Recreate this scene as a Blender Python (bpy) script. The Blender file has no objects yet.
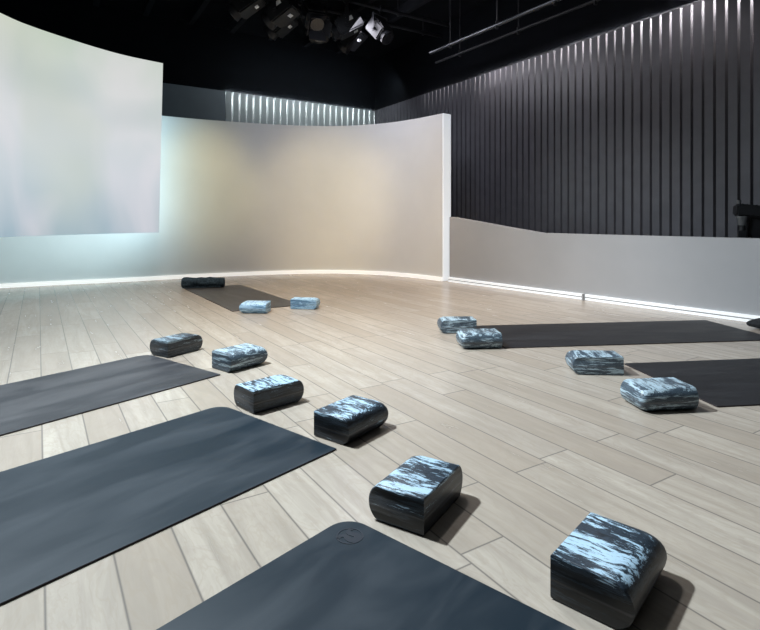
import bpy, bmesh, math, random
from mathutils import Vector, noise
random.seed(7)
C = bpy.context.scene.collection
PI = math.pi
H0 = 0.77            # eye height of the phone above the floor
F = 544.0            # focal length in pixels of the 760 wide frame
HZ = 218.0           # horizon row

def G(x, y):         # floor point (metres) measured from the photograph
    return Vector(((x-380)*H0/(y-HZ), F*H0/(y-HZ), 0))

# ------------------------------------------------------------------ materials
def newmat(name):
    m = bpy.data.materials.new(name); m.use_nodes = True
    nt = m.node_tree; nt.nodes.clear()
    out = nt.nodes.new('ShaderNodeOutputMaterial')
    b = nt.nodes.new('ShaderNodeBsdfPrincipled')
    nt.links.new(b.outputs[0], out.inputs[0])
    return m, nt, b, out
class N:
    def __init__(s, nt): s.nt = nt
    def node(s, t, **kw):
        n = s.nt.nodes.new(t)
        for k, v in kw.items(): setattr(n, k, v)
        return n
    def put(s, sock, v):
        if hasattr(v, 'links') or isinstance(v, bpy.types.NodeSocket): s.nt.links.new(v, sock)
        else: sock.default_value = v
    def math(s, op, a, b=0.0, c=None):
        n = s.node('ShaderNodeMath', operation=op)
        s.put(n.inputs[0], a); s.put(n.inputs[1], b)
        if c is not None: s.put(n.inputs[2], c)
        return n.outputs[0]
    def mix(s, f, a, b, mode='MIX'):
        n = s.node('ShaderNodeMix', data_type='RGBA', blend_type=mode)
        s.put(n.inputs[0], f); s.put(n.inputs[6], a); s.put(n.inputs[7], b)
        return n.outputs[2]
    def ramp(s, f, stops, interp='LINEAR'):
        n = s.node('ShaderNodeValToRGB'); cr = n.color_ramp; cr.interpolation = interp
        while len(cr.elements) < len(stops): cr.elements.new(0.5)
        for e, (p, c) in zip(cr.elements, stops):
            e.position = p; e.color = (c, c, c, 1) if isinstance(c, (int, float)) else (*c, 1)
        s.put(n.inputs[0], f); return n.outputs[0]
    def obj(s): return s.node('ShaderNodeTexCoord').outputs['Object']
    def map(s, v, scale=(1, 1, 1), rot=(0, 0, 0), loc=(0, 0, 0)):
        n = s.node('ShaderNodeMapping'); s.put(n.inputs[0], v)
        n.inputs['Scale'].default_value = scale; n.inputs['Rotation'].default_value = rot
        n.inputs['Location'].default_value = loc; return n.outputs[0]
    def noise(s, v, scale=5, detail=3, rough=.5, dist=0):
        n = s.node('ShaderNodeTexNoise'); s.put(n.inputs['Vector'], v)
        n.inputs['Scale'].default_value = scale; n.inputs['Detail'].default_value = detail
        n.inputs['Roughness'].default_value = rough; n.inputs['Distortion'].default_value = dist
        return n.outputs['Fac']
    def bump(s, h, strength=.3, dist=.01):
        n = s.node('ShaderNodeBump'); s.put(n.inputs['Height'], h)
        n.inputs['Strength'].default_value = strength; n.inputs['Distance'].default_value = dist
        return n.outputs[0]

def plain(name, col, rough=.6, metal=0, nscale=30, amt=.12, spec=.5, bump=0):
    m, nt, b, _ = newmat(name); n = N(nt)
    f = n.noise(n.obj(), nscale, 3)
    lo = tuple(c*(1-amt) for c in col); hi = tuple(min(1, c*(1+amt)) for c in col)
    nt.links.new(n.ramp(f, [(.3, lo), (.7, hi)]), b.inputs['Base Color'])
    b.inputs['Roughness'].default_value = rough; b.inputs['Metallic'].default_value = metal
    b.inputs['Specular IOR Level'].default_value = spec
    if bump: nt.links.new(n.bump(f, bump, .003), b.inputs['Normal'])
    return m
def glow(name, col, strength):
    m, nt, b, out = newmat(name); n = N(nt)
    b.inputs['Base Color'].default_value = (.7, .7, .7, 1)
    b.inputs['Emission Color'].default_value = (*col, 1); b.inputs['Emission Strength'].default_value = strength
    return m

PD = Vector((-.532, .847)); PN = Vector((.847, .532))     # plank direction and the direction across
def floor_mat():
    m, nt, b, _ = newmat('pale_oak_planks'); n = N(nt)
    o = n.obj(); sp = n.node('ShaderNodeSeparateXYZ'); n.put(sp.inputs[0], o)
    X, Y = sp.outputs[0], sp.outputs[1]
    s = n.math('ADD', n.math('MULTIPLY', X, PN.x), n.math('MULTIPLY', Y, PN.y))
    t = n.math('ADD', n.math('MULTIPLY', X, PD.x), n.math('MULTIPLY', Y, PD.y))
    sw = n.math('DIVIDE', n.math('SUBTRACT', s, .146), .1345)
    row = n.math('FLOOR', sw); fs = n.math('SUBTRACT', sw, row)
    wn = n.node('ShaderNodeTexWhiteNoise', noise_dimensions='1D'); n.put(wn.inputs['W'], row)
    tl = n.math('ADD', n.math('DIVIDE', t, .95), n.math('MULTIPLY', wn.outputs[0], 7.3))
    col = n.math('FLOOR', tl); ft = n.math('SUBTRACT', tl, col)
    cb = n.node('ShaderNodeCombineXYZ'); n.put(cb.inputs[0], row); n.put(cb.inputs[1], col)
    w2 = n.node('ShaderNodeTexWhiteNoise', noise_dimensions='2D'); n.put(w2.inputs['Vector'], cb.outputs[0])
    rnd = w2.outputs[0]
    # distance to the nearest seam, metres
    ds = n.math('MULTIPLY', n.math('MINIMUM', fs, n.math('SUBTRACT', 1.0, fs)), .1345)
    dt = n.math('MULTIPLY', n.math('MINIMUM', ft, n.math('SUBTRACT', 1.0, ft)), .95)
    d = n.math('MINIMUM', ds, dt)
    seam = n.ramp(d, [(0.0, 1.0), (.0009, 1.0), (.0022, 0.0)])
    # grain
    gv = n.node('ShaderNodeCombineXYZ'); n.put(gv.inputs[0], n.math('MULTIPLY', s, 22)); n.put(gv.inputs[1], n.math('MULTIPLY', t, 2.2)); n.put(gv.inputs[2], n.math('MULTIPLY', rnd, 37))
    g1 = n.noise(gv.outputs[0], 1.0, 6, .6, .9)
    gv2 = n.node('ShaderNodeCombineXYZ'); n.put(gv2.inputs[0], n.math('MULTIPLY', s, 5)); n.put(gv2.inputs[1], n.math('MULTIPLY', t, 1.6)); n.put(gv2.inputs[2], n.math('MULTIPLY', rnd, 91))
    g2 = n.noise(gv2.outputs[0], 1.3, 4, .55, 1.6)
    rings = n.math('SINE', n.math('MULTIPLY', g2, 60))
    c1 = n.ramp(rnd, [(0, (.42, .355, .29)), (.35, (.475, .41, .34)), (.7, (.54, .475, .40)), (1, (.445, .385, .325))])
    c2 = n.mix(n.ramp(g1, [(.35, 0), (.68, .7)]), c1, (.33, .28, .23, 1))
    c3 = n.mix(n.math('MULTIPLY', n.ramp(rings, [(.4, 0.0), (1, 1.0)]), .22), c2, (.36, .29, .22, 1))
    mot = n.noise(n.map(gv2.outputs[0], (1.0, 2.2, 1)), 2.2, 5, .65, 1.2)
    c3 = n.mix(n.ramp(mot, [(.50, 0.0), (.72, .45)]), c3, (.37, .31, .26, 1))
    c4 = n.mix(seam, c3, (.16, .14, .125, 1))
    nt.links.new(c4, b.inputs['Base Color'])
    nt.links.new(n.ramp(g1, [(.2, .25), (.8, .28)]), b.inputs['Roughness'])
    hgt = n.math('SUBTRACT', 1.0, seam)
    b.inputs['Specular IOR Level'].default_value = .5
    return m

def block_mat(name, dark, mid, pale, amount, low=.10):
    m, nt, b, _ = newmat(name); n = N(nt)
    oi = n.node('ShaderNodeObjectInfo')
    v = n.node('ShaderNodeVectorMath', operation='ADD')
    cb = n.node('ShaderNodeCombineXYZ')
    for k in range(3): n.put(cb.inputs[k], n.math('MULTIPLY', oi.outputs['Random'], 3.1+k*2.7))
    n.put(v.inputs[0], n.obj()); n.put(v.inputs[1], cb.outputs[0])
    warp = n.noise(n.map(v.outputs[0], (12, 14, 14)), 1, 2)
    p = n.node('ShaderNodeVectorMath', operation='ADD')
    wv = n.node('ShaderNodeCombineXYZ'); n.put(wv.inputs[1], n.math('MULTIPLY', warp, .02)); n.put(wv.inputs[2], n.math('MULTIPLY', warp, .012))
    n.put(p.inputs[0], v.outputs[0]); n.put(p.inputs[1], wv.outputs[0])
    nz = n.node('ShaderNodeSeparateXYZ'); n.put(nz.inputs[0], n.node('ShaderNodeTexCoord').outputs['Normal'])
    up = n.ramp(n.math('ABSOLUTE', nz.outputs[2]), [(.35, 0.0), (.75, 1.0)])
    a = n.mix(up, n.noise(n.map(p.outputs[0], (16, 20, 230)), 1, 6, .75, .1), n.noise(n.map(p.outputs[0], (20, 130, 220)), 1, 6, .78, .15))
    big = n.mix(up, n.noise(n.map(p.outputs[0], (5, 6, 75)), 1, 3, .5, .1), n.noise(n.map(p.outputs[0], (5, 26, 60)), 1, 3, .5, .1))
    f = n.math('ADD', n.math('MULTIPLY', a, .60), n.math('MULTIPLY', big, .50))
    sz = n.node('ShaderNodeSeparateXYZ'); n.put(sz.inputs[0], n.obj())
    side_shade = n.ramp(n.math('ADD', sz.outputs[2], n.math('MULTIPLY', big, .012)), [(.078, low), (.092, 0.0)])  # sides darkened below the top: lighting from above painted into the marbling
    f = n.math('SUBTRACT', f, side_shade)
    c = n.ramp(f, [(.43-amount, dark), (.50-amount, mid), (.535-amount, dark), (.565-amount, mid), (.60-amount, pale), (.69-amount, pale), (.73-amount, mid)])
    dz = n.math('ABSOLUTE', n.math('SUBTRACT', n.math('ADD', sz.outputs[2], n.math('MULTIPLY', warp, .003)), .041))
    c = n.mix(n.ramp(dz, [(.0006, .45), (.0014, 0.0)]), c, (.15, .14, .14, 1))
    nt.links.new(c, b.inputs['Base Color'])
    b.inputs['Roughness'].default_value = .42
    nt.links.new(n.bump(n.noise(v.outputs[0], 700, 2), .25, .0006), b.inputs['Normal'])
    return m

def mat_mat(name, base, dusty):
    m, nt, b, _ = newmat(name); n = N(nt); o = n.obj()
    oi = n.node('ShaderNodeObjectInfo')
    v = n.node('ShaderNodeVectorMath', operation='ADD'); n.put(v.inputs[0], o); n.put(v.inputs[1], oi.outputs['Location'])
    sm = n.noise(n.map(v.outputs[0], (1.6, 5.5, 1)), 1.4, 4, .55, .6)
    nt.links.new(n.mix(n.ramp(sm, [(.42, 0.0), (.66, .9)]), (*base, 1), (*dusty, 1)), b.inputs['Base Color'])
    nt.links.new(n.ramp(sm, [(.35, .42), (.7, .56)]), b.inputs['Roughness'])
    nt.links.new(n.bump(n.noise(o, 900, 2), .2, .0004), b.inputs['Normal'])
    b.inputs['Specular IOR Level'].default_value = .25
    return m

M = {}
M['floor'] = floor_mat()
M['plaster'] = plain('white_painted_wall', (.74, .74, .73), .75, 0, 3, .02)
M['lowwall'] = plain('grey_painted_low_wall', (.40, .40, .41), .7, 0, 3, .03)
M['slat'] = plain('charcoal_slats', (.085, .085, .098), .36, 0, 8, .1)
M['slatgap'] = plain('dark_groove', (.028, .028, .030), .8, 0, 8, .1)
M['greywall'] = plain('slate_grey_wall', (.10, .12, .14), .7, 0, 4, .05)
M['paleslat'] = plain('pale_grey_slats', (.25, .28, .285), .4, 0, 8, .05)
M['black'] = plain('black_paint', (.0018, .0025, .004), .85, 0, 6, .2, .08)
M['darkwall'] = plain('dark_side_wall', (.06, .062, .07), .7, 0, 4, .1)
M['gear'] = plain('black_lamp_housing', (.004, .005, .007), .5, 0, 20, .2)
M['gearfin'] = plain('dark_steel_fins', (.008, .009, .012), .5, .2, 20, .2)
M['steel'] = plain('brushed_steel', (.09, .095, .105), .28, .9, 40, .1)
M['barrel'] = plain('dull_grey_barrel', (.09, .095, .10), .4, .3, 20, .1)
M['label'] = plain('pale_sticker', (.85, .87, .9), .6, 0, 20, .05)
M['reflector'] = plain('grey_barn_door', (.045, .045, .05), .4, .6, 20, .1)
M['lens'] = plain('lamp_lens', (.008, .010, .014), .2, 0, 20, .1, .8)
M['strip'] = glow('led_strip_light', (.90, .96, 1.0), .50)
M['strip_warm'] = glow('warm_strip_light', (1.0, .96, .90), .52)
M['stripgroove'] = plain('strip_groove', (.35, .35, .36), .6)
M['mat_navy'] = mat_mat('navy_rubber', (.009, .019, .029), (.032, .042, .053))
M['mat_grey'] = mat_mat('charcoal_rubber', (.035, .037, .043), (.085, .085, .09))
M['mat_black'] = mat_mat('black_rubber', (.013, .013, .015), (.030, .030, .033))
M['mat_taupe'] = mat_mat('taupe_grey_rubber', (.060, .057, .056), (.095, .09, .088))
M['mat_edge'] = plain('mat_underside', (.02, .012, .014), .7)
M['logo'] = plain('pressed_logo', (.006, .012, .022), .5)
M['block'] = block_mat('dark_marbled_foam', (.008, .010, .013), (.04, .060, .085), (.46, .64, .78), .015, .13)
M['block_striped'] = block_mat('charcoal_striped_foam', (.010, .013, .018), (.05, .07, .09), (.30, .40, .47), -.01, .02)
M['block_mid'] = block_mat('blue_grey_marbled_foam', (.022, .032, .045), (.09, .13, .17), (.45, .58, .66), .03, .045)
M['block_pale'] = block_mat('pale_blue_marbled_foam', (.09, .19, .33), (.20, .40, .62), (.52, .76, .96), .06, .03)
M['towel'] = plain('slate_towel', (.040, .062, .082), .95, 0, 60, .5, .1, .8)
M['cushion'] = plain('dark_cushion_cloth', (.025, .027, .03), .85, 0, 60, .3, .2, .3)

def screen_mat():
    m, nt, b, _ = newmat('soft_cloud_display'); n = N(nt)
    uv = n.node('ShaderNodeTexCoord').outputs['UV']
    sp = n.node('ShaderNodeSeparateXYZ'); n.put(sp.inputs[0], uv); U, V = sp.outputs[0], sp.outputs[1]
    a = n.noise(n.map(uv, (2.6, 1.3, 1), (0, 0, .6), (.3, .1, 0)), 1, 3, .45, .5)
    c = n.noise(n.map(uv, (1.6, 1.3, 1), (0, 0, -.4), (3.7, 2.2, 0)), 1, 2, .4, .4)
    e = n.noise(n.map(uv, (1.5, 1.1, 1), (0, 0, .2), (7.1, 5.2, 0)), 1, 2, .4, .3)
    col = n.ramp(V, [(0, (.33, .45, .53)), (.3, (.53, .61, .66)), (.65, (.66, .69, .70)), (1, (.54, .62, .54))])
    col = n.mix(n.ramp(a, [(.42, 0.0), (.68, .6)]), col, (.80, .75, .80, 1))
    col = n.mix(n.ramp(c, [(.45, 0.0), (.72, .55)]), col, (.36, .45, .46, 1))
    col = n.mix(n.math('MULTIPLY', n.ramp(e, [(.5, 0.0), (.7, 1)]), .5), col, (.62, .66, .52, 1))
    b.inputs['Base Color'].default_value = (.08, .08, .08, 1); b.inputs['Roughness'].default_value = .6
    nt.links.new(col, b.inputs['Emission Color']); b.inputs['Emission Strength'].default_value = .86; b.inputs['Specular IOR Level'].default_value = .15
    return m
M['screen'] = screen_mat()

# ------------------------------------------------------------------ mesh helpers
def link(name, bm, mats, parent=None, smooth=False):
    me = bpy.data.meshes.new(name)
    bmesh.ops.recalc_face_normals(bm, faces=bm.faces)
    bm.to_mesh(me); bm.free()
    for m in (mats if isinstance(mats, (list, tuple)) else [mats]): me.materials.append(m)
    if smooth:
        for p in me.polygons: p.use_smooth = True
        try: me.set_sharp_from_angle(angle=math.radians(smooth if smooth is not True else 40))
        except Exception: pass
    o = bpy.data.objects.new(name, me); C.objects.link(o)
    if parent: o.parent = parent
    return o
def tag(o, label=None, cat=None, group=None, kind=None):
    if label: o['label'] = label
    if cat: o['category'] = cat
    if group: o['group'] = group
    if kind: o['kind'] = kind
    return o
def empty(name, loc=(0, 0, 0), rz=0, **kw):
    o = bpy.data.objects.new(name, None); C.objects.link(o); o.empty_display_size = .1
    o.location = loc; o.rotation_euler = (0, 0, rz); return tag(o, **kw)
def box(bm, c, s, rot=None, mi=0, bev=0):
    r = bmesh.ops.create_cube(bm, size=1); vs = r['verts']
    for v in vs:
        v.co = Vector((v.co.x*s[0], v.co.y*s[1], v.co.z*s[2]))
        if rot: v.co.rotate(rot)
        v.co += Vector(c)
    fs = {f for v in vs for f in v.link_faces}
    for f in fs: f.material_index = mi
    if bev:
        bmesh.ops.bevel(bm, geom=list({e for f in fs for e in f.edges}), offset=bev, segments=2, affect='EDGES')
def tube(bm, p0, p1, r, seg=12, r2=None, mi=0):
    p0, p1 = Vector(p0), Vector(p1); d = p1-p0
    res = bmesh.ops.create_cone(bm, cap_ends=True, segments=seg, radius1=r, radius2=r if r2 is None else r2, depth=d.length)
    q = d.to_track_quat('Z', 'Y')
    for v in res['verts']:
        v.co.rotate(q); v.co += (p0+p1)/2
    for f in {f for v in res['verts'] for f in v.link_faces}: f.material_index = mi
def quad(bm, pts, mi=0):
    f = bm.faces.new([bm.verts.new(p) for p in pts]); f.material_index = mi; return f
def catmull(pts, n=12):
    out = []; P = [pts[0]*2-pts[1]] + pts + [pts[-1]*2-pts[-2]]
    for i in range(1, len(P)-2):
        for k in range(n):
            t = k/n; a, b, c, d = P[i-1], P[i], P[i+1], P[i+2]
            out.append(.5*((2*b)+(c-a)*t+(2*a-5*b+4*c-d)*t*t+(3*b-a-3*c+d)*t**3))
    out.append(pts[-1]); return out
def ribbon(bm, path, zlo, zhi, th, side=1, mi=0):
    """solid wall following a plan path; thickness to one side. zlo/zhi: number or list"""
    n = len(path); zl = zlo if isinstance(zlo, list) else [zlo]*n; zh = zhi if isinstance(zhi, list) else [zhi]*n
    rows = []
    for i, p in enumerate(path):
        a = path[max(0, i-1)]; b = path[min(n-1, i+1)]; d = Vector((b.x-a.x, b.y-a.y)).normalized()
        o = Vector((-d.y, d.x, 0))*th*side
        q = Vector((p.x, p.y, 0))
        rows.append([bm.verts.new(v) for v in (q+Vector((0, 0, zl[i])), q+Vector((0, 0, zh[i])), q+o+Vector((0, 0, zh[i])), q+o+Vector((0, 0, zl[i])))])
    for i in range(n-1):
        for k in range(4):
            f = bm.faces.new((rows[i][k], rows[i+1][k], rows[i+1][(k+1) % 4], rows[i][(k+1) % 4])); f.material_index = mi
    bm.faces.new(rows[0]).material_index = mi; bm.faces.new(rows[-1]).material_index = mi
    return rows

# ------------------------------------------------------------------ room shell
E1 = Vector((.5115, -.859, 0)); E2 = Vector((-.827, -.562, 0))     # along the right wall, along the back wall
CO = Vector((-.094, 10.2, 0)); TOP = 2.77; CEIL = 3.75
LR, LB = 11.5, 10.5
K0, K1, K2, K3 = CO, CO+E1*LR, CO+E1*LR+E2*LB, CO+E2*LB
bm = bmesh.new()
fl = [p+o for p, o in ((K0, Vector((.3, .8, 0))), (K1, Vector((.6, -.6, 0))), (K2, Vector((-.6, -.9, 0))), (K3, Vector((-.8, .3, 0))))]
lo = [bm.verts.new(p-Vector((0, 0, .06))) for p in fl]; hi = [bm.verts.new(p) for p in fl]
bm.faces.new(hi); bm.faces.new(lo)
for k in range(4): bm.faces.new((lo[k], lo[(k+1) % 4], hi[(k+1) % 4], hi[k]))
tag(link('floor', bm, M['floor']), kind='structure')
bm = bmesh.new()
lo = [bm.verts.new(p+Vector((0, 0, CEIL))) for p in fl]; hi = [bm.verts.new(p+Vector((0, 0, CEIL+.1))) for p in fl]
bm.faces.new(hi); bm.faces.new(lo)
for k in range(4): bm.faces.new((lo[k], lo[(k+1) % 4], hi[(k+1) % 4], hi[k]))
tag(link('ceiling', bm, M['black']), kind='structure')

def slat_wall(bm, p0, d, inward, s0, s1, ztop, pitch=.102, w=.088, dep=.034, zb=0.0):
    """trapezoid slats standing proud of a backing face"""
    k = 0; s = s0
    while s + w < s1:
        a, b = s, s+w
        pr = [(a, 0), (a+.004, dep), (b-.008, dep), (b, 0)]
        vs = [[bm.verts.new(p0+d*u+inward*v+Vector((0, 0, z))) for (u, v) in pr] for z in (zb, ztop)]
        for q in range(3): bm.faces.new((vs[0][q], vs[0][q+1], vs[1][q+1], vs[1][q]))
        bm.faces.new(vs[1]); s += pitch; k += 1
# right wall: charcoal slats
INR = Vector((-.859, -.5115, 0)); INB = Vector((.562, -.827, 0))
bm = bmesh.new(); slat_wall(bm, K0, E1, INR, .03, LR, TOP)
rw = link('wall_right', bm, [M['slat'], M['slatgap']])
bm2 = bmesh.new(); bm2.from_mesh(rw.data)
for a, b, c, mi in ((K0, K1, 0, 1),):
    f = quad(bm2, [a, b, b+Vector((0, 0, TOP)), a+Vector((0, 0, TOP))], 1)
    f = quad(bm2, [a-INR*.15, b-INR*.15, b-INR*.15+Vector((0, 0, TOP)), a-INR*.15+Vector((0, 0, TOP))], 1)
bm2.to_mesh(rw.data); bm2.free(); tag(rw, kind='structure')
# back wall: pale slats near the corner, then a plain slate grey wall
SPL = 2.855
bm = bmesh.new(); slat_wall(bm, K0, E2, INB, .04, SPL, TOP, .118, .094, .03)
bmesh.ops.recalc_face_normals(bm, faces=bm.faces)
quad(bm, [K0+INB*.001, K0+E2*SPL+INB*.001, K0+E2*SPL+Vector((0, 0, TOP)), K0+Vector((0, 0, TOP))], 1)
tag(link('wall_back', bm, [M['paleslat'], plain('grey_backing', (.45, .47, .48), .7)]), kind='structure')
bm = bmesh.new()
ribbon(bm, [K0+E2*SPL+INB*.03, K3+INB*.03], 0, TOP, .16, -1)
tag(link('wall_back_left', bm, M['greywall']), kind='structure')
# black upper walls (overhanging fascia) above the slats
for nm, a, b, inw in (('wall_upper_right', K0, K1, INR), ('wall_upper_back', K0, K3, INB)):
    bm = bmesh.new()
    p = [a-inw*.15, b-inw*.15, b+inw*.005, a+inw*.005]
    l = [bm.verts.new(q+Vector((0, 0, TOP))) for q in p]; h = [bm.verts.new(q+Vector((0, 0, CEIL))) for q in p]
    bm.faces.new(l); bm.faces.new(h)
    for k in range(4): bm.faces.new((l[k], l[(k+1) % 4], h[(k+1) % 4], h[k]))
    tag(link(nm, bm, M['black']), kind='structure')
for nm, a, b in (('wall_front', K1, K2), ('wall_left', K2, K3)):
    bm = bmesh.new(); ribbon(bm, [a, b], 0, CEIL, .1, 1 if nm == 'wall_front' else 1)
    tag(link(nm, bm, M['darkwall']), kind='structure')

# curved white wall
cyc_px = [(-150, 299), (-70, 293), (0, 288.3), (65, 284.8), (130, 281.6), (190, 278.2), (250, 275.4), (300, 273.8), (340, 273.6), (380, 275.0), (412, 277.6), (442.5, 281.2)]
cyc = catmull([G(*p) for p in cyc_px], 8)
CYH = 2.045
bm = bmesh.new(); ribbon(bm, cyc, 0, CYH, .135, 1)
tag(link('wall_curved', bm, M['plaster'], smooth=40), kind='structure')
def skirting(name, path, side, z1=.052, th=.02, joints=()):
    bm = bmesh.new()
    if not joints: ribbon(bm, path, .002, z1, th, side, 0)
    else: ribbon(bm, path, .002, z1*.42, th, side, 0)
    if not joints: return tag(link(name, bm, [M['strip_warm']]), kind='structure')
    ribbon(bm, path, z1*.42, z1*.58, th*.5, side, 1)
    ribbon(bm, path, z1*.58, z1, th, side, 0)
    for p, d in joints: box(bm, p, (.012, .05, .06), d, 1)
    return tag(link(name, bm, [M['strip'], M['stripgroove']]), kind='structure')
def offset(path, d):
    out = []
    for i, p in enumerate(path):
        a = path[max(0, i-1)]; b = path[min(len(path)-1, i+1)]; t = (b-a).normalized()
        out.append(p+Vector((-t.y, t.x, 0))*d)
    return out
skirting('baseboard_curved', offset(cyc, -.021), 1, .048)

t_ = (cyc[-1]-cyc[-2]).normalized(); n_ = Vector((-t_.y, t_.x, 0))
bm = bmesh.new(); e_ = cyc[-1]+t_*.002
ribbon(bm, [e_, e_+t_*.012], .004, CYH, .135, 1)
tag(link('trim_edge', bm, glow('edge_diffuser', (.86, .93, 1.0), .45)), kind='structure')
# low grey wall on the right with a dark ledge behind it
lw = [G(449.5, 281.6), G(480, 285.6), G(510, 289.6), G(541, 293.8), G(583, 299.5), G(676, 312.2), G(760, 323.6)]
d_end = (lw[-1]-lw[3]).normalized()
p0, p1 = lw[0], lw[-1]
lw = [p0+(p1-p0)*t for t in (0, .12, .26, .405, .6, .8, 1)] + [p1+d_end*2.0, p1+d_end*3.6]
zt = [.785, .735, .675, .618, .617, .618, .620, .622, .622]
bm = bmesh.new(); ribbon(bm, lw, 0, zt, .10, 1)
bmesh.ops.bevel(bm, geom=[e for e in bm.edges if all(v.co.z > .5 for v in e.verts)], offset=.004, segments=2, affect='EDGES')
tag(link('wall_low', bm, M['lowwall']), kind='structure')
dl = (p1-p0).normalized(); rotl = Vector((1, 0, 0)).rotation_difference(dl)
jts = []
for px, py in ((583, 300.5), (676, 312.4)):
    q = G(px, py); jts.append((q+Vector((.012, .012, .03)), rotl))
skirting('baseboard_right', offset(lw, -.021), 1, .056, joints=jts)
bm = bmesh.new(); a = offset(lw, .12)
ribbon(bm, [a[0], a[-1]], 0, .56, .30, 1)
tag(link('trim_1', bm, M['black']), kind='structure')

# ceiling beams (black) running towards the back
k = 0
for i, s in enumerate([1.0+.62*j for j in range(14)]):
    bm = bmesh.new(); a = CO+E2*s+E1*.3
    ribbon(bm, [a, a+E1*(LR-.6)], CEIL-.14, CEIL, .07, 1)
    tag(link('trim_%d' % (i+2), bm, plain('near_black_beam', (.0035, .0045, .007), .7, 0, 6, .2, .2)if i == 0 else bpy.data.materials['near_black_beam']), kind='structure')

# ------------------------------------------------------------------ LED screen
def PX(x, Z): return Vector(((x-380)/F*Z, Z, 0))
Z_r = 6.12; T = (HZ-63.3)*Z_r/F
scr_px = [(-90, -32), (0, 12.7), (33, 26.7), (83, 43.3), (123, 54.8), (163, 63.3)]
sp = [PX(x, T*F/(HZ-y)) for x, y in scr_px]
sp = catmull(sp, 6)
zb, ztp = H0-.164, H0+T
root = empty('display_screen', sp[len(sp)//2]+Vector((0, 0, zb)), label='large curved glowing pastel cloud screen hung before the white wall at left', cat='screen')
base = root.location.copy()
n = len(sp); bm = bmesh.new(); uvl = bm.loops.layers.uv.new('UVMap')
NV = 14; grid = []
for i, p in enumerate(sp):
    sh = Vector((-.045, 0, 0))*max(0, (i/(n-1)-.6)/.4)       # the free edge leans outwards slightly
    grid.append([bm.verts.new(p+sh*(1-j/NV)+Vector((0, 0, zb+(ztp-zb)*j/NV))-base) for j in range(NV+1)])
for i in range(n-1):
    for j in range(NV):
        f = bm.faces.new((grid[i][j], grid[i+1][j], grid[i+1][j+1], grid[i][j+1]))
        for l, (u, v) in zip(f.loops, ((i, j), (i+1, j), (i+1, j+1), (i, j+1))): l[uvl].uv = (u/(n-1), v/NV)
disp = link('display_surface', bm, M['screen'], root, smooth=40)
bm = bmesh.new()
path = [p-base*1 for p in offset(sp, .012)]
path = [Vector((p.x, p.y, 0)) for p in path]
rr = ribbon(bm, path, zb-base.z, ztp-base.z, .05, 1)
for v in rr:
    pass
for i, r_ in enumerate(rr):
    sh = -.045*max(0, (i/(n-1)-.6)/.4)
    for q in (0, 3): r_[q].co.x += sh
link('casing', bm, M['plaster'], root, smooth=40)
for i in (12, 22, n-5):
    for z in (1.15, 1.75):
        bm = bmesh.new(); p = offset(sp, .062)[i]; t = (sp[i+1]-sp[i-1]).normalized(); nn = Vector((-t.y, t.x, 0))
        # reach the curved wall behind
        best = min((((p+nn*(.02*k2))-c2).length, k2) for k2 in range(1, 120) for c2 in cyc)
        q = p+nn*(.02*best[1])
        tube(bm, p+Vector((0, 0, z))-base, q+nn*.02+Vector((0, 0, z))-base, .018, 10)
        link('wall_bracket', bm, M['gearfin'], root, smooth=40)

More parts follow.
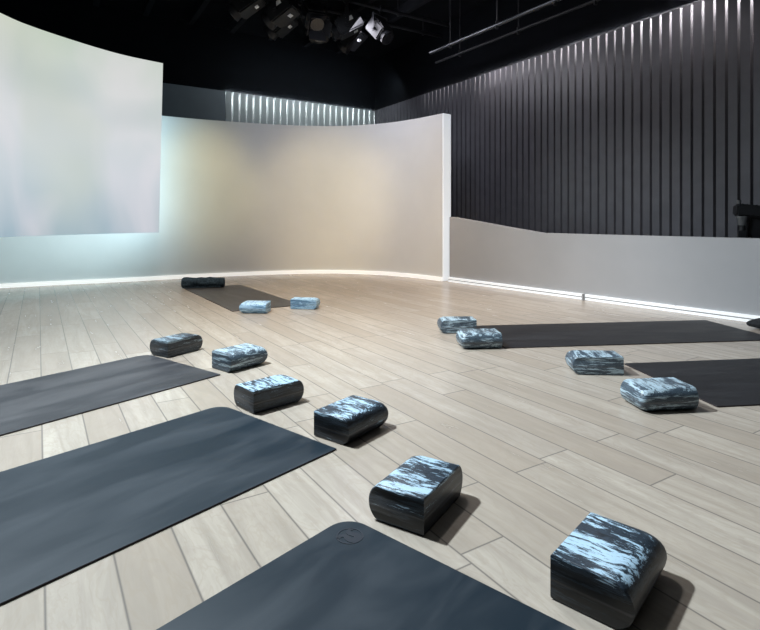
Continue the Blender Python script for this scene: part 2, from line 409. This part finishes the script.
# ------------------------------------------------------------------ yoga mats
def rounded_rect(L, W, radii, seg=10):
    """corner order: (0,0),(L,0),(L,W),(0,W)"""
    pts = []; cs = [(0, 0, PI), (L, 0, 1.5*PI), (L, W, 0), (0, W, .5*PI)]
    for (x, y, a0), r in zip(cs, radii):
        cx = r if x == 0 else L-r; cy = r if y == 0 else W-r
        for k in range(seg+1):
            a = a0+.5*PI*k/seg; pts.append((cx+r*math.cos(a), cy+r*math.sin(a)))
    return pts
def yoga_mat(corner, ang, L, W, radii, mat, label, th=.0055, logo=None):
    """corner = plan point; local x runs along the mat, y to its left"""
    bm = bmesh.new(); pts = rounded_rect(L, W, radii)
    ring = lambda z, s: [bm.verts.new(((x-L/2)*s+L/2, (y-W/2)*s+W/2, z)) for x, y in pts]
    r0, r1, r2 = ring(.0005, .999), ring(th*.75, 1), ring(th, .9975)
    m_ = len(pts)
    for a, b in ((r0, r1), (r1, r2)):
        for k in range(m_):
            f = bm.faces.new((a[k], a[(k+1) % m_], b[(k+1) % m_], b[k])); f.material_index = 1
    bm.faces.new(r2).material_index = 0; bm.faces.new(r0).material_index = 1
    o = link('yoga_mat', bm, [mat, M['mat_edge']])
    o.location = corner; o.rotation_euler = (0, 0, ang); tag(o, label, 'yoga mat', 'yoga mats on the plank floor')
    if logo:
        cx, cy, R, rot = logo
        bm = bmesh.new()
        def stroke(pl, w):
            vs = []
            for i, p in enumerate(pl):
                a = pl[max(0, i-1)]; b = pl[min(len(pl)-1, i+1)]; d = (b-a).normalized(); q = Vector((-d.y, d.x))*w[i]
                vs.append((bm.verts.new((p.x+q.x, p.y+q.y, th+.0009)), bm.verts.new((p.x-q.x, p.y-q.y, th+.0009))))
            for i in range(len(vs)-1): bm.faces.new((vs[i][0], vs[i+1][0], vs[i+1][1], vs[i][1]))
        def rp(x, y): c_, s_ = math.cos(rot), math.sin(rot); return Vector((cx+R*(x*c_-y*s_), cy+R*(x*s_+y*c_)))
        # ring
        stroke([rp(math.cos(a), math.sin(a)) for a in [2*PI*k/40 for k in range(41)]], [.0022]*41)
        # horseshoe curve inside with flared feet
        ap = [Vector((-.86, -.42)), Vector((-.50, -.52)), Vector((-.24, -.30)), Vector((-.30, .06)), Vector((-.40, .36)), Vector((-.2, .62)), Vector((.10, .66)), Vector((.38, .48)), Vector((.38, .14)), Vector((.22, -.22)), Vector((.46, -.52)), Vector((.86, -.42))]
        sm = catmull(ap, 6); wl = [.0038+.0050*math.sin(PI*i/(len(sm)-1)) for i in range(len(sm))]
        stroke([rp(p.x, p.y) for p in sm], wl)
        g = bmesh.ops.extrude_face_region(bm, geom=bm.faces[:])
        for v in [e for e in g['geom'] if isinstance(e, bmesh.types.BMVert)]: v.co.z -= .0012
        lg = link('logo', bm, M['logo'], o); lg['label'] = 'darker pressed round logo'
    return o
R6 = .06
# local x = long direction, corner (0,0) given
def mat_at(N_, wdir, mat, label, radii, W=.66, L=1.8, logo=None):
    """N_: the near sharp corner; wdir: direction along the short edge; mat stretches to its left, towards the camera"""
    w = Vector((wdir[0], wdir[1], 0)).normalized(); ang = math.atan2(w.y, w.x)-PI/2      # local y = wdir
    return yoga_mat(Vector((N_[0], N_[1], 0)), ang, L, W, radii, mat, label, logo=logo)
# for the left mats the long side runs towards (-.66,-.75): the short edge direction mirrored
def left_mat(corner_far, wdir, mat, label, logo=None, W=.66, L=1.8):
    # corner_far: rounded corner position; local x along (-.66,-.75), local y = x rotated +90
    w = Vector((wdir[0], wdir[1], 0)).normalized()          # from far rounded corner towards the sharp one
    xl = Vector((w.y, -w.x, 0)) ; ang = math.atan2(xl.y, xl.x)
    return yoga_mat(Vector((corner_far[0], corner_far[1], 0)), ang, L, W, (R6, .004, .004, .004), mat, label, logo=logo)
left_mat((-.0823, 1.398), (.757, -.653), M['mat_navy'], 'navy yoga mat in the bottom foreground with round logo in its rounded corner', logo=(.062, .066, .031, .05))
left_mat((-.648, 2.230), (.766, -.643), M['mat_navy'], 'long dark navy yoga mat at lower left, second from the camera')
left_mat((-1.307, 3.060), (.80, -.60), M['mat_grey'], 'charcoal yoga mat cut by the left edge, in front of two dark blocks')
yoga_mat(Vector((-.690, 4.805, 0)), math.atan2(1.385, -.88), 1.70, .62, (.004,)*4, M['mat_taupe'], 'distant taupe grey yoga mat with rolled towel on its far end')
yoga_mat(Vector((.737, 3.207, 0)), math.atan2(.122, .992), 1.8, .66, (.004, .004, .004, .004), M['mat_black'], 'black yoga mat beside the low grey wall, the farther of the two at right')
yoga_mat(Vector((1.369, 2.209, 0)), math.atan2(.13, .991), 1.8, .66, (.004, .004, .004, .004), M['mat_black'], 'black yoga mat cut by the right edge, the nearer of the two at right')

# ------------------------------------------------------------------ yoga blocks
def block_mesh(L=.243, W=.160, Hh=.0905, bulge=.030, rc=.022):
    """x: short direction 0..W, y: long direction 0..L. The sides x=W and y=L are convex, the others flat."""
    bm = bmesh.new(); rings = []; NT = 16
    for k in range(NT+1):
        t = -math.cos(PI*k/NT); z = Hh/2*(1+t)
        d = bulge*(1-max(0, 1-abs(t)**2.05*.99)**(1/2.0))
        x1, y1 = W-d, L-d; r = rc+ .3*d; e = .003*max(0, (abs(t)-.9)/.1)**2
        pts = [(e, e), (x1-.004, e), (x1, e+.003)]
        for q in range(9):
            a = .5*PI*q/8; pts.append((x1-r+r*math.cos(a), y1-r+r*math.sin(a)))
        pts += [(e+.003, y1), (e, y1-.004)]
        rings.append([bm.verts.new((x-W/2, y-L/2, z)) for x, y in pts])
    m_ = len(rings[0])
    for a, b in zip(rings, rings[1:]):
        for k in range(m_): bm.faces.new((a[k], a[(k+1) % m_], b[(k+1) % m_], b[k]))
    bm.faces.new(rings[0]); bm.faces.new(rings[-1])
    return bm
W_, L_ = .160, .243
protos = {}
def proto(key, bulge, mirror, mat):
    bm = block_mesh(bulge=bulge)
    if mirror:
        for v in bm.verts: v.co.x = -v.co.x
    return link('yoga_block', bm, M[mat], smooth=38)
made = {}
def block(center, ang, label, mirror=False, mat='block', bulge=.036):
    key = (bulge, mirror, mat)
    if key not in made:
        o = proto(key, bulge, mirror, mat); made[key] = o
    else:
        o = made[key].copy(); C.objects.link(o)
    o.location = (center[0], center[1], .0006); o.rotation_euler = (0, 0, ang)
    tag(o, label, 'yoga block', 'marbled foam yoga blocks'); return o
def from_corner(Nc, long_dir, hand):
    """Nc near corner; long_dir points away; hand=-1: the short side goes left of long_dir, +1: right. returns centre, angle"""
    l = Vector(long_dir).normalized(); s = Vector((l.y, -l.x))*hand
    c = Vector(Nc)+l*L_/2+s*W_/2
    return (c.x, c.y), math.atan2(l.y, l.x)-PI/2
# local +y = long_dir, local +x = right of it.
# N corner right-hand bottom: flat sides meet there for blocks 1,3,5 (convex left and far); 2,4,6 convex right and far
c, a = from_corner((.106, 1.312), (.520, .854), -1); block(c, a, 'dark marbled block with brightly lit blue top beside the logo corner of the nearest mat', True)
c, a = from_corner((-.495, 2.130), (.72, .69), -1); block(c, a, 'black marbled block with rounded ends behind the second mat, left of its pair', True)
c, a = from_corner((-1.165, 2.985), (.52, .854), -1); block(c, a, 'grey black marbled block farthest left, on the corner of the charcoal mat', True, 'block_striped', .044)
c, a = from_corner((-.2335, 1.921), (.60, .80), 1); block(c, a, 'dark square ended block with lit sky blue top just right of the second mat tip', False)
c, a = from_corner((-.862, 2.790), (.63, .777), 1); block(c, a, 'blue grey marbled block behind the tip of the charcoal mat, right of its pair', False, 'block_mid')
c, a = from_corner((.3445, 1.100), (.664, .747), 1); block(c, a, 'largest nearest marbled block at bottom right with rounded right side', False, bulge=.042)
# right-hand blocks: long direction across the picture
def right_block(NR, dirx, label, front_round, mat='block_mid', bulge=.034, sc=1.0):
    """NR: near right corner; dirx: direction of the long side pointing left (towards the convex end)"""
    l = Vector(dirx).normalized(); up = Vector((-l.y, l.x)); up = up if up.y > 0 else -up
    c = Vector(NR)+l*L_*sc/2+up*W_*sc/2; ang = math.atan2(l.y, l.x)-PI/2
    # local +x = right of l ; l points left so right of l is +Y (away)
    block((c.x, c.y), ang, label, mirror=front_round, mat=mat, bulge=bulge).scale = (sc,)*3
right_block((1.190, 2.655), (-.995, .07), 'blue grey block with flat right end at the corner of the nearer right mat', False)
right_block((1.272, 2.165), (-.988, -.12), 'streaky block, pale lit top, with rounded left end in front of the nearer right mat', True)
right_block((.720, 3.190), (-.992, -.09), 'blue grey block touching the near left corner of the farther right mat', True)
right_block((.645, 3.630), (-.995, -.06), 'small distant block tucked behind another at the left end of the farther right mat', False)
# far pale blocks
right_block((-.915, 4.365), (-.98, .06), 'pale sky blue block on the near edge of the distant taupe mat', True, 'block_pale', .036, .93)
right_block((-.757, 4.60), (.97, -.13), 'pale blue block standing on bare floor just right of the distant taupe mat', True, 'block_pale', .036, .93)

# ------------------------------------------------------------------ rolled towel on the far mat
def towel_roll(loc, rz, L=.45, R=.060):
    root = empty('rolled_towel', loc, rz, label='dark slate rolled towel lying on the far end of the distant mat', cat='towel')
    bm = bmesh.new(); rings = []; NS = 44; NR_ = 28
    for i in range(NS+1):
        u = i/NS; x = (u-.5)*L; e = min(u, 1-u)
        rr = R*(.80+.20*min(1, e/.06)**.5)
        ring = []
        for k in range(NR_):
            a = 2*PI*k/NR_; nz = noise.noise(Vector((x*13, math.cos(a)*1.3, math.sin(a)*1.3)))*1.5 + (.5 if x < -L*.36 else 0)*max(0, math.sin(a))
            fold = .004*math.sin(x*60+a*2)*max(0, noise.noise(Vector((x*6+3, a, 0))))
            r = rr*(1+.13*nz)+fold
            y, z = r*1.12*math.cos(a), r*.98*math.sin(a)
            z = max(z, -R*.86)
            ring.append(bm.verts.new((x, y, z+R*.86)))
        rings.append(ring)
    for a, b in zip(rings, rings[1:]):
        for k in range(NR_): bm.faces.new((a[k], a[(k+1) % NR_], b[(k+1) % NR_], b[k]))
    bm.faces.new(rings[0]); bm.faces.new(rings[-1])
    link('roll', bm, M['towel'], root, smooth=60)
    for s in (-1, 1):     # spiral edge visible at the ends
        bm = bmesh.new(); pl = [Vector((s*(L/2+.001), (.008+.0036*a)*math.cos(a)*.9, (.008+.0036*a)*math.sin(a)*.85+R*.86)) for a in [k*.35 for k in range(28)]]
        for p, q in zip(pl, pl[1:]): tube(bm, p, q, .0028, 6)
        link('spiral_edge', bm, M['towel'], root, smooth=True)
    bm = bmesh.new()     # loose outer flap of the cloth
    g = [[bm.verts.new((-.19+.38*i/16, -.052-.018*j/4+.003*noise.noise(Vector((i*.5, j, 0))), (.045*(1-j/4)**1.6)+.004)) for j in range(5)] for i in range(17)]
    for i in range(16):
        for j in range(4): bm.faces.new((g[i][j], g[i+1][j], g[i+1][j+1], g[i][j+1]))
    r = bmesh.ops.solidify(bm, geom=bm.faces[:], thickness=.004)
    link('loose_flap', bm, M['towel'], root, smooth=60)
    return root
towel_roll((-1.945, 5.99, .006), math.radians(10))

# ------------------------------------------------------------------ dark cushion by the low wall
def cushion(loc, rz):
    bm = bmesh.new(); bmesh.ops.create_cube(bm, size=1)
    bmesh.ops.subdivide_edges(bm, edges=bm.edges[:], cuts=7, use_grid_fill=True)
    for v in bm.verts:
        x, y, z = v.co*2
        k = (1-abs(x)**3*.25)*(1-abs(y)**3*.25)
        v.co = Vector((x*.26*(1-.05*z*z), y*.17*(1-.05*z*z), z*.034*k+.034))
        v.co.z = max(v.co.z, .0)
    root = empty('floor_cushion', loc, rz, label='dark floor cushion at the foot of the low wall at the right edge', cat='cushion')
    link('cushion_body', bm, M['cushion'], root, smooth=50)
    bm = bmesh.new(); pts = [Vector((.262*sx, .172*sy, .034)) for sx, sy in ((-1, -1), (1, -1), (1, 1), (-1, 1), (-1, -1))]
    for p, q in zip(pts, pts[1:]): tube(bm, p*.975+Vector((0, 0, .001)), q*.975+Vector((0, 0, .001)), .004, 8)
    link('piping', bm, M['cushion'], root, smooth=True)
cushion((2.835, 3.66, .001), math.radians(-60))

# ------------------------------------------------------------------ stage lights
def stage_lamp(loc, rz, tilt, label, scale=1.0, barn=False, pipe_z=None, hang=True):
    root = empty('stage_light', loc, rz, label=label, cat='stage light', group='stage lights under the black ceiling' if hang else None)
    root.scale = (scale,)*3
    from mathutils import Euler
    q = Euler((tilt, 0, 0)).to_quaternion()
    def rot(bm):
        for v in bm.verts: v.co.rotate(q)
    bm = bmesh.new()
    box(bm, (0, -.02, 0), (.20, .26, .17), bev=.015)
    for k in range(6): box(bm, (0, -.13+.035*k, .092), (.17, .012, .02), mi=0)
    rot(bm); body = link('housing', bm, M['gear'], root, smooth=30)
    bm = bmesh.new(); tube(bm, (0, .11, 0), (0, .17, 0), .075, 24, .085); rot(bm)
    link('lens_tube', bm, M['gearfin'], root, smooth=30)
    bm = bmesh.new(); tube(bm, (0, .168, 0), (0, .176, 0), .066, 24); rot(bm)
    link('lens', bm, M['lens'], root, smooth=30)
    for c_, s_ in (((.0, -.06, -.088), (.055, .035, .004)), ((-.1025, -.04, .03), (.004, .065, .04))):
        bm = bmesh.new(); box(bm, c_, s_); rot(bm); link('sticker', bm, M['label'], root)
    bm = bmesh.new()
    for s in (-1, 1): box(bm, (.125*s, 0, .07 if hang else -.07), (.012, .035, .21), bev=.003)
    box(bm, (0, 0, .18 if hang else -.18), (.262, .035, .012), bev=.003)
    for s in (-1, 1): tube(bm, (.10*s, 0, 0), (.14*s, 0, 0), .018, 12)
    link('yoke', bm, M['gearfin'], root, smooth=30)
    if hang:
        bm = bmesh.new(); tube(bm, (0, 0, .18), (0, 0, .24), .012, 10); tube(bm, (-.02, 0, .262), (.02, 0, .262), .034, 14)
        link('clamp', bm, M['gearfin'], root, smooth=30)
    else:
        bm = bmesh.new(); box(bm, (0, 0, -.215), (.26, .22, .06), bev=.012); link('base', bm, M['gear'], root, smooth=30)
    if barn:
        for nm, c, s, r in (('top', (0, .235, .085), (.17, .13, .004), .35), ('bot', (0, .235, -.085), (.17, .13, .004), -.35)):
            bm = bmesh.new(); box(bm, (0, 0, 0), s, Euler((r, 0, 0)).to_quaternion())
            for v in bm.verts: v.co += Vector(c)
            rot(bm); link('barn_door', bm, M['reflector'], root)
        for sx in (-1, 1):
            bm = bmesh.new(); box(bm, (0, 0, 0), (.004, .13, .15), Euler((0, 0, -.35*sx)).to_quaternion())
            for v in bm.verts: v.co += Vector((.09*sx, .235, 0))
            rot(bm); link('barn_door', bm, M['reflector'], root)
    return root
def pipe(a, b, r, label, hangers=3, mat='gearfin'):
    a, b = Vector(a), Vector(b); root = empty('lighting_pipe', a, label=label, cat='pipe', group='lighting pipes under the ceiling')
    bm = bmesh.new(); tube(bm, (0, 0, 0), b-a, r, 16); link('bar', bm, M[mat], root, smooth=40)
    for k in range(hangers):
        p = (b-a)*((k+.5)/hangers); bm = bmesh.new(); tube(bm, p, p+Vector((0, 0, CEIL-a.z)), .008, 8); box(bm, p, (.03, .03, .085)); link('hanger', bm, M['gear'], root)
PZ = 3.16
def SP(x, y, Z): return Vector(((x-380)/F*Z, Z, H0+(HZ-y)*Z/F))
# pipes across (parallel to the back wall) at three depths
def pipe_line(Zc, z, xc, label, half=2.6, r=.024):
    c = Vector(((xc-380)/F*Zc, Zc, z)); e = Vector((.84, .543, 0))
    pipe(c-e*half, c+e*half, r, label); return c, e
pc1, pe = pipe_line(6.3, 3.50, 275, 'black lighting pipe crossing nearest the hanging stage lights')
pc2, _ = pipe_line(7.3, 3.58, 320, 'black lighting pipe behind the first row of stage lights')
pc3, _ = pipe_line(4.6, 3.45, 90, 'black lighting pipe high above the glowing screen', 2.2)
def on(pc, s): return pc+pe*s
def hang(pc, s, rz, tilt, label, sc=1.0, barn=False):
    p = on(pc, s); p.z = pc.z-.262*sc
    return stage_lamp(p, rz, tilt, label, sc, barn)
hang(pc1, -.34, 1.5, -.6, 'stage light with pale sticker, leftmost of the hanging cluster', 1.2)
hang(pc1, .08, 1.2, -.5, 'stage light beside the leftmost of the hanging cluster', 1.25)
hang(pc1, .50, 3.5, -.7, 'stage light with barn doors in the middle of the hanging cluster', 1.2, True)
hang(pc1, .95, 1.7, -.5, 'stage light right of the barn doors', 1.25)
hang(pc2, -.55, 1.3, -.6, 'rear stage light above the left of the curved wall top', 1.2)
hang(pc2, -.02, 3.3, -.5, 'rear stage light in the middle behind the barn doors', 1.25)
hang(pc2, .50, 1.0, -.6, 'rear stage light near the room corner', 1.2)
hang(pc1, 1.45, 4.0, -.8, 'stage light with shining rim, rightmost of the hanging cluster', 1.1)
hang(pc3, .9, 2.5, -.5, 'stage light cut by the top edge above the screen end', 1.1)
# rails along the right wall
rd = Vector((.532, -.847, 0))
def rail(x, y, Z, l0, l1, label, r=.02, mat='steel'):
    c = SP(x, y, Z); pipe(c-rd*l0, c+rd*l1, r, label, 4, mat)
rail(497, 25, 6.0, 1.2, 2.0, 'shiny steel rail running under the ceiling along the slatted wall', .020)
rail(520, 30, 6.4, 1.6, 2.6, 'thin dull rail just below the shiny one', .016, 'gearfin')

# camera-like lamp standing on the ledge at the right edge
p_l = SP(746, 236, 4.27); zl = .561
root = empty('ledge_lamp', (p_l.x, p_l.y, zl), math.radians(-20), label='black box shaped lamp with grey lens barrel standing on the low wall ledge at right', cat='lamp')
from mathutils import Quaternion
root.scale = (1.12,)*3
bm = bmesh.new(); box(bm, (.02, 0, .018), (.17, .13, .036), bev=.008); link('base', bm, M['gear'], root, smooth=30)
for sx in (-1, 1):
    bm = bmesh.new(); box(bm, (.045+.058*sx, .02, .11), (.014, .045, .16), bev=.004); link('yoke_arm', bm, M['gear'], root, smooth=30)
bm = bmesh.new(); box(bm, (.03, .01, .235), (.19, .12, .085), Quaternion((0, 1, 0), .10), bev=.012)
for k in range(5): box(bm, (-.03+.028*k, .01, .282-.003*k), (.008, .10, .012))
link('housing', bm, M['gear'], root, smooth=30)
bm = bmesh.new(); box(bm, (.06, .03, .115), (.10, .09, .17), bev=.012); link('body', bm, M['gear'], root, smooth=30)
bm = bmesh.new(); tube(bm, (-.030, -.03, .185), (-.030, -.03, .135), .034, 20, .028); tube(bm, (-.030, -.03, .20), (-.030, -.03, .185), .038, 20)
link('lens_barrel', bm, M['barrel'], root, smooth=30)
bm = bmesh.new(); tube(bm, (-.030, -.03, .135), (-.030, -.03, .10), .020, 16); box(bm, (-.03, -.03, .065), (.05, .05, .07), bev=.006); link('bracket', bm, M['gear'], root, smooth=30)
bm = bmesh.new(); tube(bm, (-.045, -.01, .285), (-.045, -.01, .312), .012, 14, .015); link('knob', bm, M['barrel'], root, smooth=30)
bm = bmesh.new(); tube(bm, (-.11, -.03, .0), (-.10, -.03, .055), .012, 12, .006); link('cable_plug', bm, M['gear'], root, smooth=30)

# ------------------------------------------------------------------ lights
def area(name, loc, target, size, power, col, spread=None, sy=None):
    l = bpy.data.lights.new(name, 'AREA'); l.energy = power; l.color = col; l.size = size
    if sy: l.shape = 'RECTANGLE'; l.size_y = sy
    if spread: l.spread = spread
    o = bpy.data.objects.new(name, l); C.objects.link(o); o.location = loc
    o.rotation_euler = (Vector(target)-Vector(loc)).to_track_quat('-Z', 'Y').to_euler(); return o
def spot(name, loc, target, ang, power, col, blend=.8, r=.06):
    l = bpy.data.lights.new(name, 'SPOT'); l.energy = power; l.color = col; l.spot_size = math.radians(ang); l.spot_blend = blend; l.shadow_soft_size = r
    o = bpy.data.objects.new(name, l); C.objects.link(o); o.location = loc
    o.rotation_euler = (Vector(target)-Vector(loc)).to_track_quat('-Z', 'Y').to_euler(); return o
cool = (.80, .92, 1.0)
def strip_light(name, p, tan, nrm, sx, sy, power, col):
    from mathutils import Matrix
    x = tan.normalized(); z = -nrm.normalized(); y = z.cross(x)
    l = bpy.data.lights.new(name, 'AREA'); l.shape = 'RECTANGLE'; l.size = sx; l.size_y = sy; l.energy = power; l.color = col
    o = bpy.data.objects.new(name, l); C.objects.link(o)
    m = Matrix((x, y, z)).transposed().to_4x4(); m.translation = p; o.matrix_world = m
spot('key_spot', (-1.75, 2.6, 3.3), (.3, 1.7, 0), 118, 900, cool, 1.0, .09)
spot('right_spot', (-.3, 3.3, 3.4), (1.7, 2.6, 0), 85, 170, (.95, .97, 1), 1.0, .12)
spot('left_spot', (-2.8, 3.6, 3.3), (-1.9, 3.0, 0), 105, 110, (.90, .96, 1), 1.0, .12)
spot('far_left_spot', (-1.9, 4.9, 3.4), (-2.2, 4.8, 0), 95, 150, (1, .95, .90), 1.0, .12)
spot('warm_wash', (-1.3, 4.4, 3.0), (-2.25, 7.0, 1.25), 30, 150, (1.0, .82, .38), 1.0, .15)
spot('warm_wash_middle', (-.5, 4.4, 3.0), (-.75, 7.4, 1.0), 40, 190, (1.0, .80, .44), 1.0, .15)
spot('warm_wash_low', (.4, 4.6, 3.0), (.2, 7.3, .5), 48, 110, (1.0, .80, .52), 1.0, .15)
spot('lilac_wash', (-.6, 4.2, 3.1), (-.6, 7.3, 1.55), 64, 120, (.78, .84, 1.0), 1.0, .15)
spot('lilac_wash_end', (-.2, 4.2, 3.1), (.6, 6.9, 1.45), 46, 60, (.84, .82, 1.0), 1.0, .15)
spot('warm_floor', (-.2, 4.9, 3.4), (-.2, 5.2, 0), 90, 240, (1.0, .77, .54), 1.0, .15)
spot('low_wall_wash', (.9, 3.6, 3.2), (1.7, 5.5, .35), 62, 250, (.95, .98, 1), 1.0, .15)
a = offset(sp, .13)
for i in range(n-2, 6, -6):
    t = (sp[min(i+1, n-1)]-sp[i-1]).normalized(); nn = Vector((-t.y, t.x, 0))
    strip_light('screen_under_strip', a[i]-t*.25+Vector((0, 0, .66)), t, nn, .5, .04, 1.7 if i == n-2 else 3.2, (.70, .93, 1.0))
t = (sp[-1]-sp[-3]).normalized(); nn = Vector((-t.y, t.x, 0))
strip_light('screen_edge_strip', a[-1]-t*.09+Vector((0, 0, 1.5)), t, nn, .04, 1.7, 8.5, (.58, .88, 1.0))
def groove_strip(u0, u1, power, origin, d, inw, col):
    from mathutils import Matrix
    c = origin+d*(u0+u1)/2+inw*.017; z = Vector((0, 0, 1)); x = d.normalized(); y = z.cross(x)
    l = bpy.data.lights.new('groove_strip', 'AREA'); l.shape = 'RECTANGLE'; l.size = u1-u0; l.size_y = .024; l.energy = power; l.color = col; l.spread = math.radians(24)
    o = bpy.data.objects.new('groove_strip', l); C.objects.link(o)
    m = Matrix((x, y, z)).transposed().to_4x4(); m.translation = c+Vector((0, 0, TOP+.025)); o.matrix_world = m
for u0, u1, pw in ((0, 1.6, 1.2), (1.6, 2.8, 5), (2.8, 3.7, 9), (3.7, 4.4, 9), (4.4, 5.3, 18), (5.3, 6.2, 30), (6.2, 7.0, 38), (7.0, 9.5, 60)):
    groove_strip(u0, u1, pw, CO, E1, INR, (1, .93, .88))
groove_strip(0, SPL, 26, CO, E2, INB, (.93, .98, 1))
for u, pw in ((3.3, 7), (5.9, 6)):
    p = CO+E1*u+INR*.22; spot('slat_grazer', (p.x, p.y, 2.93), (p.x-INR.x*.12, p.y-INR.y*.12, 1.8), 120, pw, (1, .90, .92), 1.0, .03)
for u in (2.6, 4.9):
    p = CO+E1*u+INR*1.8; area('slat_fill', (p.x, p.y, 3.2), (p.x-INR.x*1.8+E1.x*.9, p.y-INR.y*1.8+E1.y*.9, 1.7), 1.5, 25 if u < 3 else 4, (.92, .90, 1), sy=.3)
p = CO+E2*1.4+INB*.9; area('pale_slat_fill', (p.x, p.y, 3.2), (p.x-INB.x*.9, p.y-INB.y*.9, 2.4), 2.4, 16, (.90, .98, 1), sy=.1)
area('room_fill', (-.3, 1.8, 3.6), (-.3, 2.8, 0), 4, 8, (.85, .95, 1), sy=4)

w = bpy.data.worlds.new('World'); bpy.context.scene.world = w; w.use_nodes = True
w.node_tree.nodes['Background'].inputs[0].default_value = (.5, .6, .8, 1); w.node_tree.nodes['Background'].inputs[1].default_value = .02

cam = bpy.data.cameras.new('camera'); co = bpy.data.objects.new('camera', cam); C.objects.link(co)
co.location = (0, 0, H0); co.rotation_euler = (PI/2, 0, 0)
cam.sensor_fit = 'HORIZONTAL'; cam.sensor_width = 36; cam.lens = 36*F/760; cam.shift_y = -(315-HZ)/760; cam.clip_start = .02
sc = bpy.context.scene; sc.camera = co
sc.view_settings.view_transform = 'Standard'; sc.view_settings.look = 'None'; sc.view_settings.exposure = 0.18; sc.view_settings.gamma = 1
sc.view_settings.use_curve_mapping = False
sc.cycles.sample_clamp_indirect = 2.5
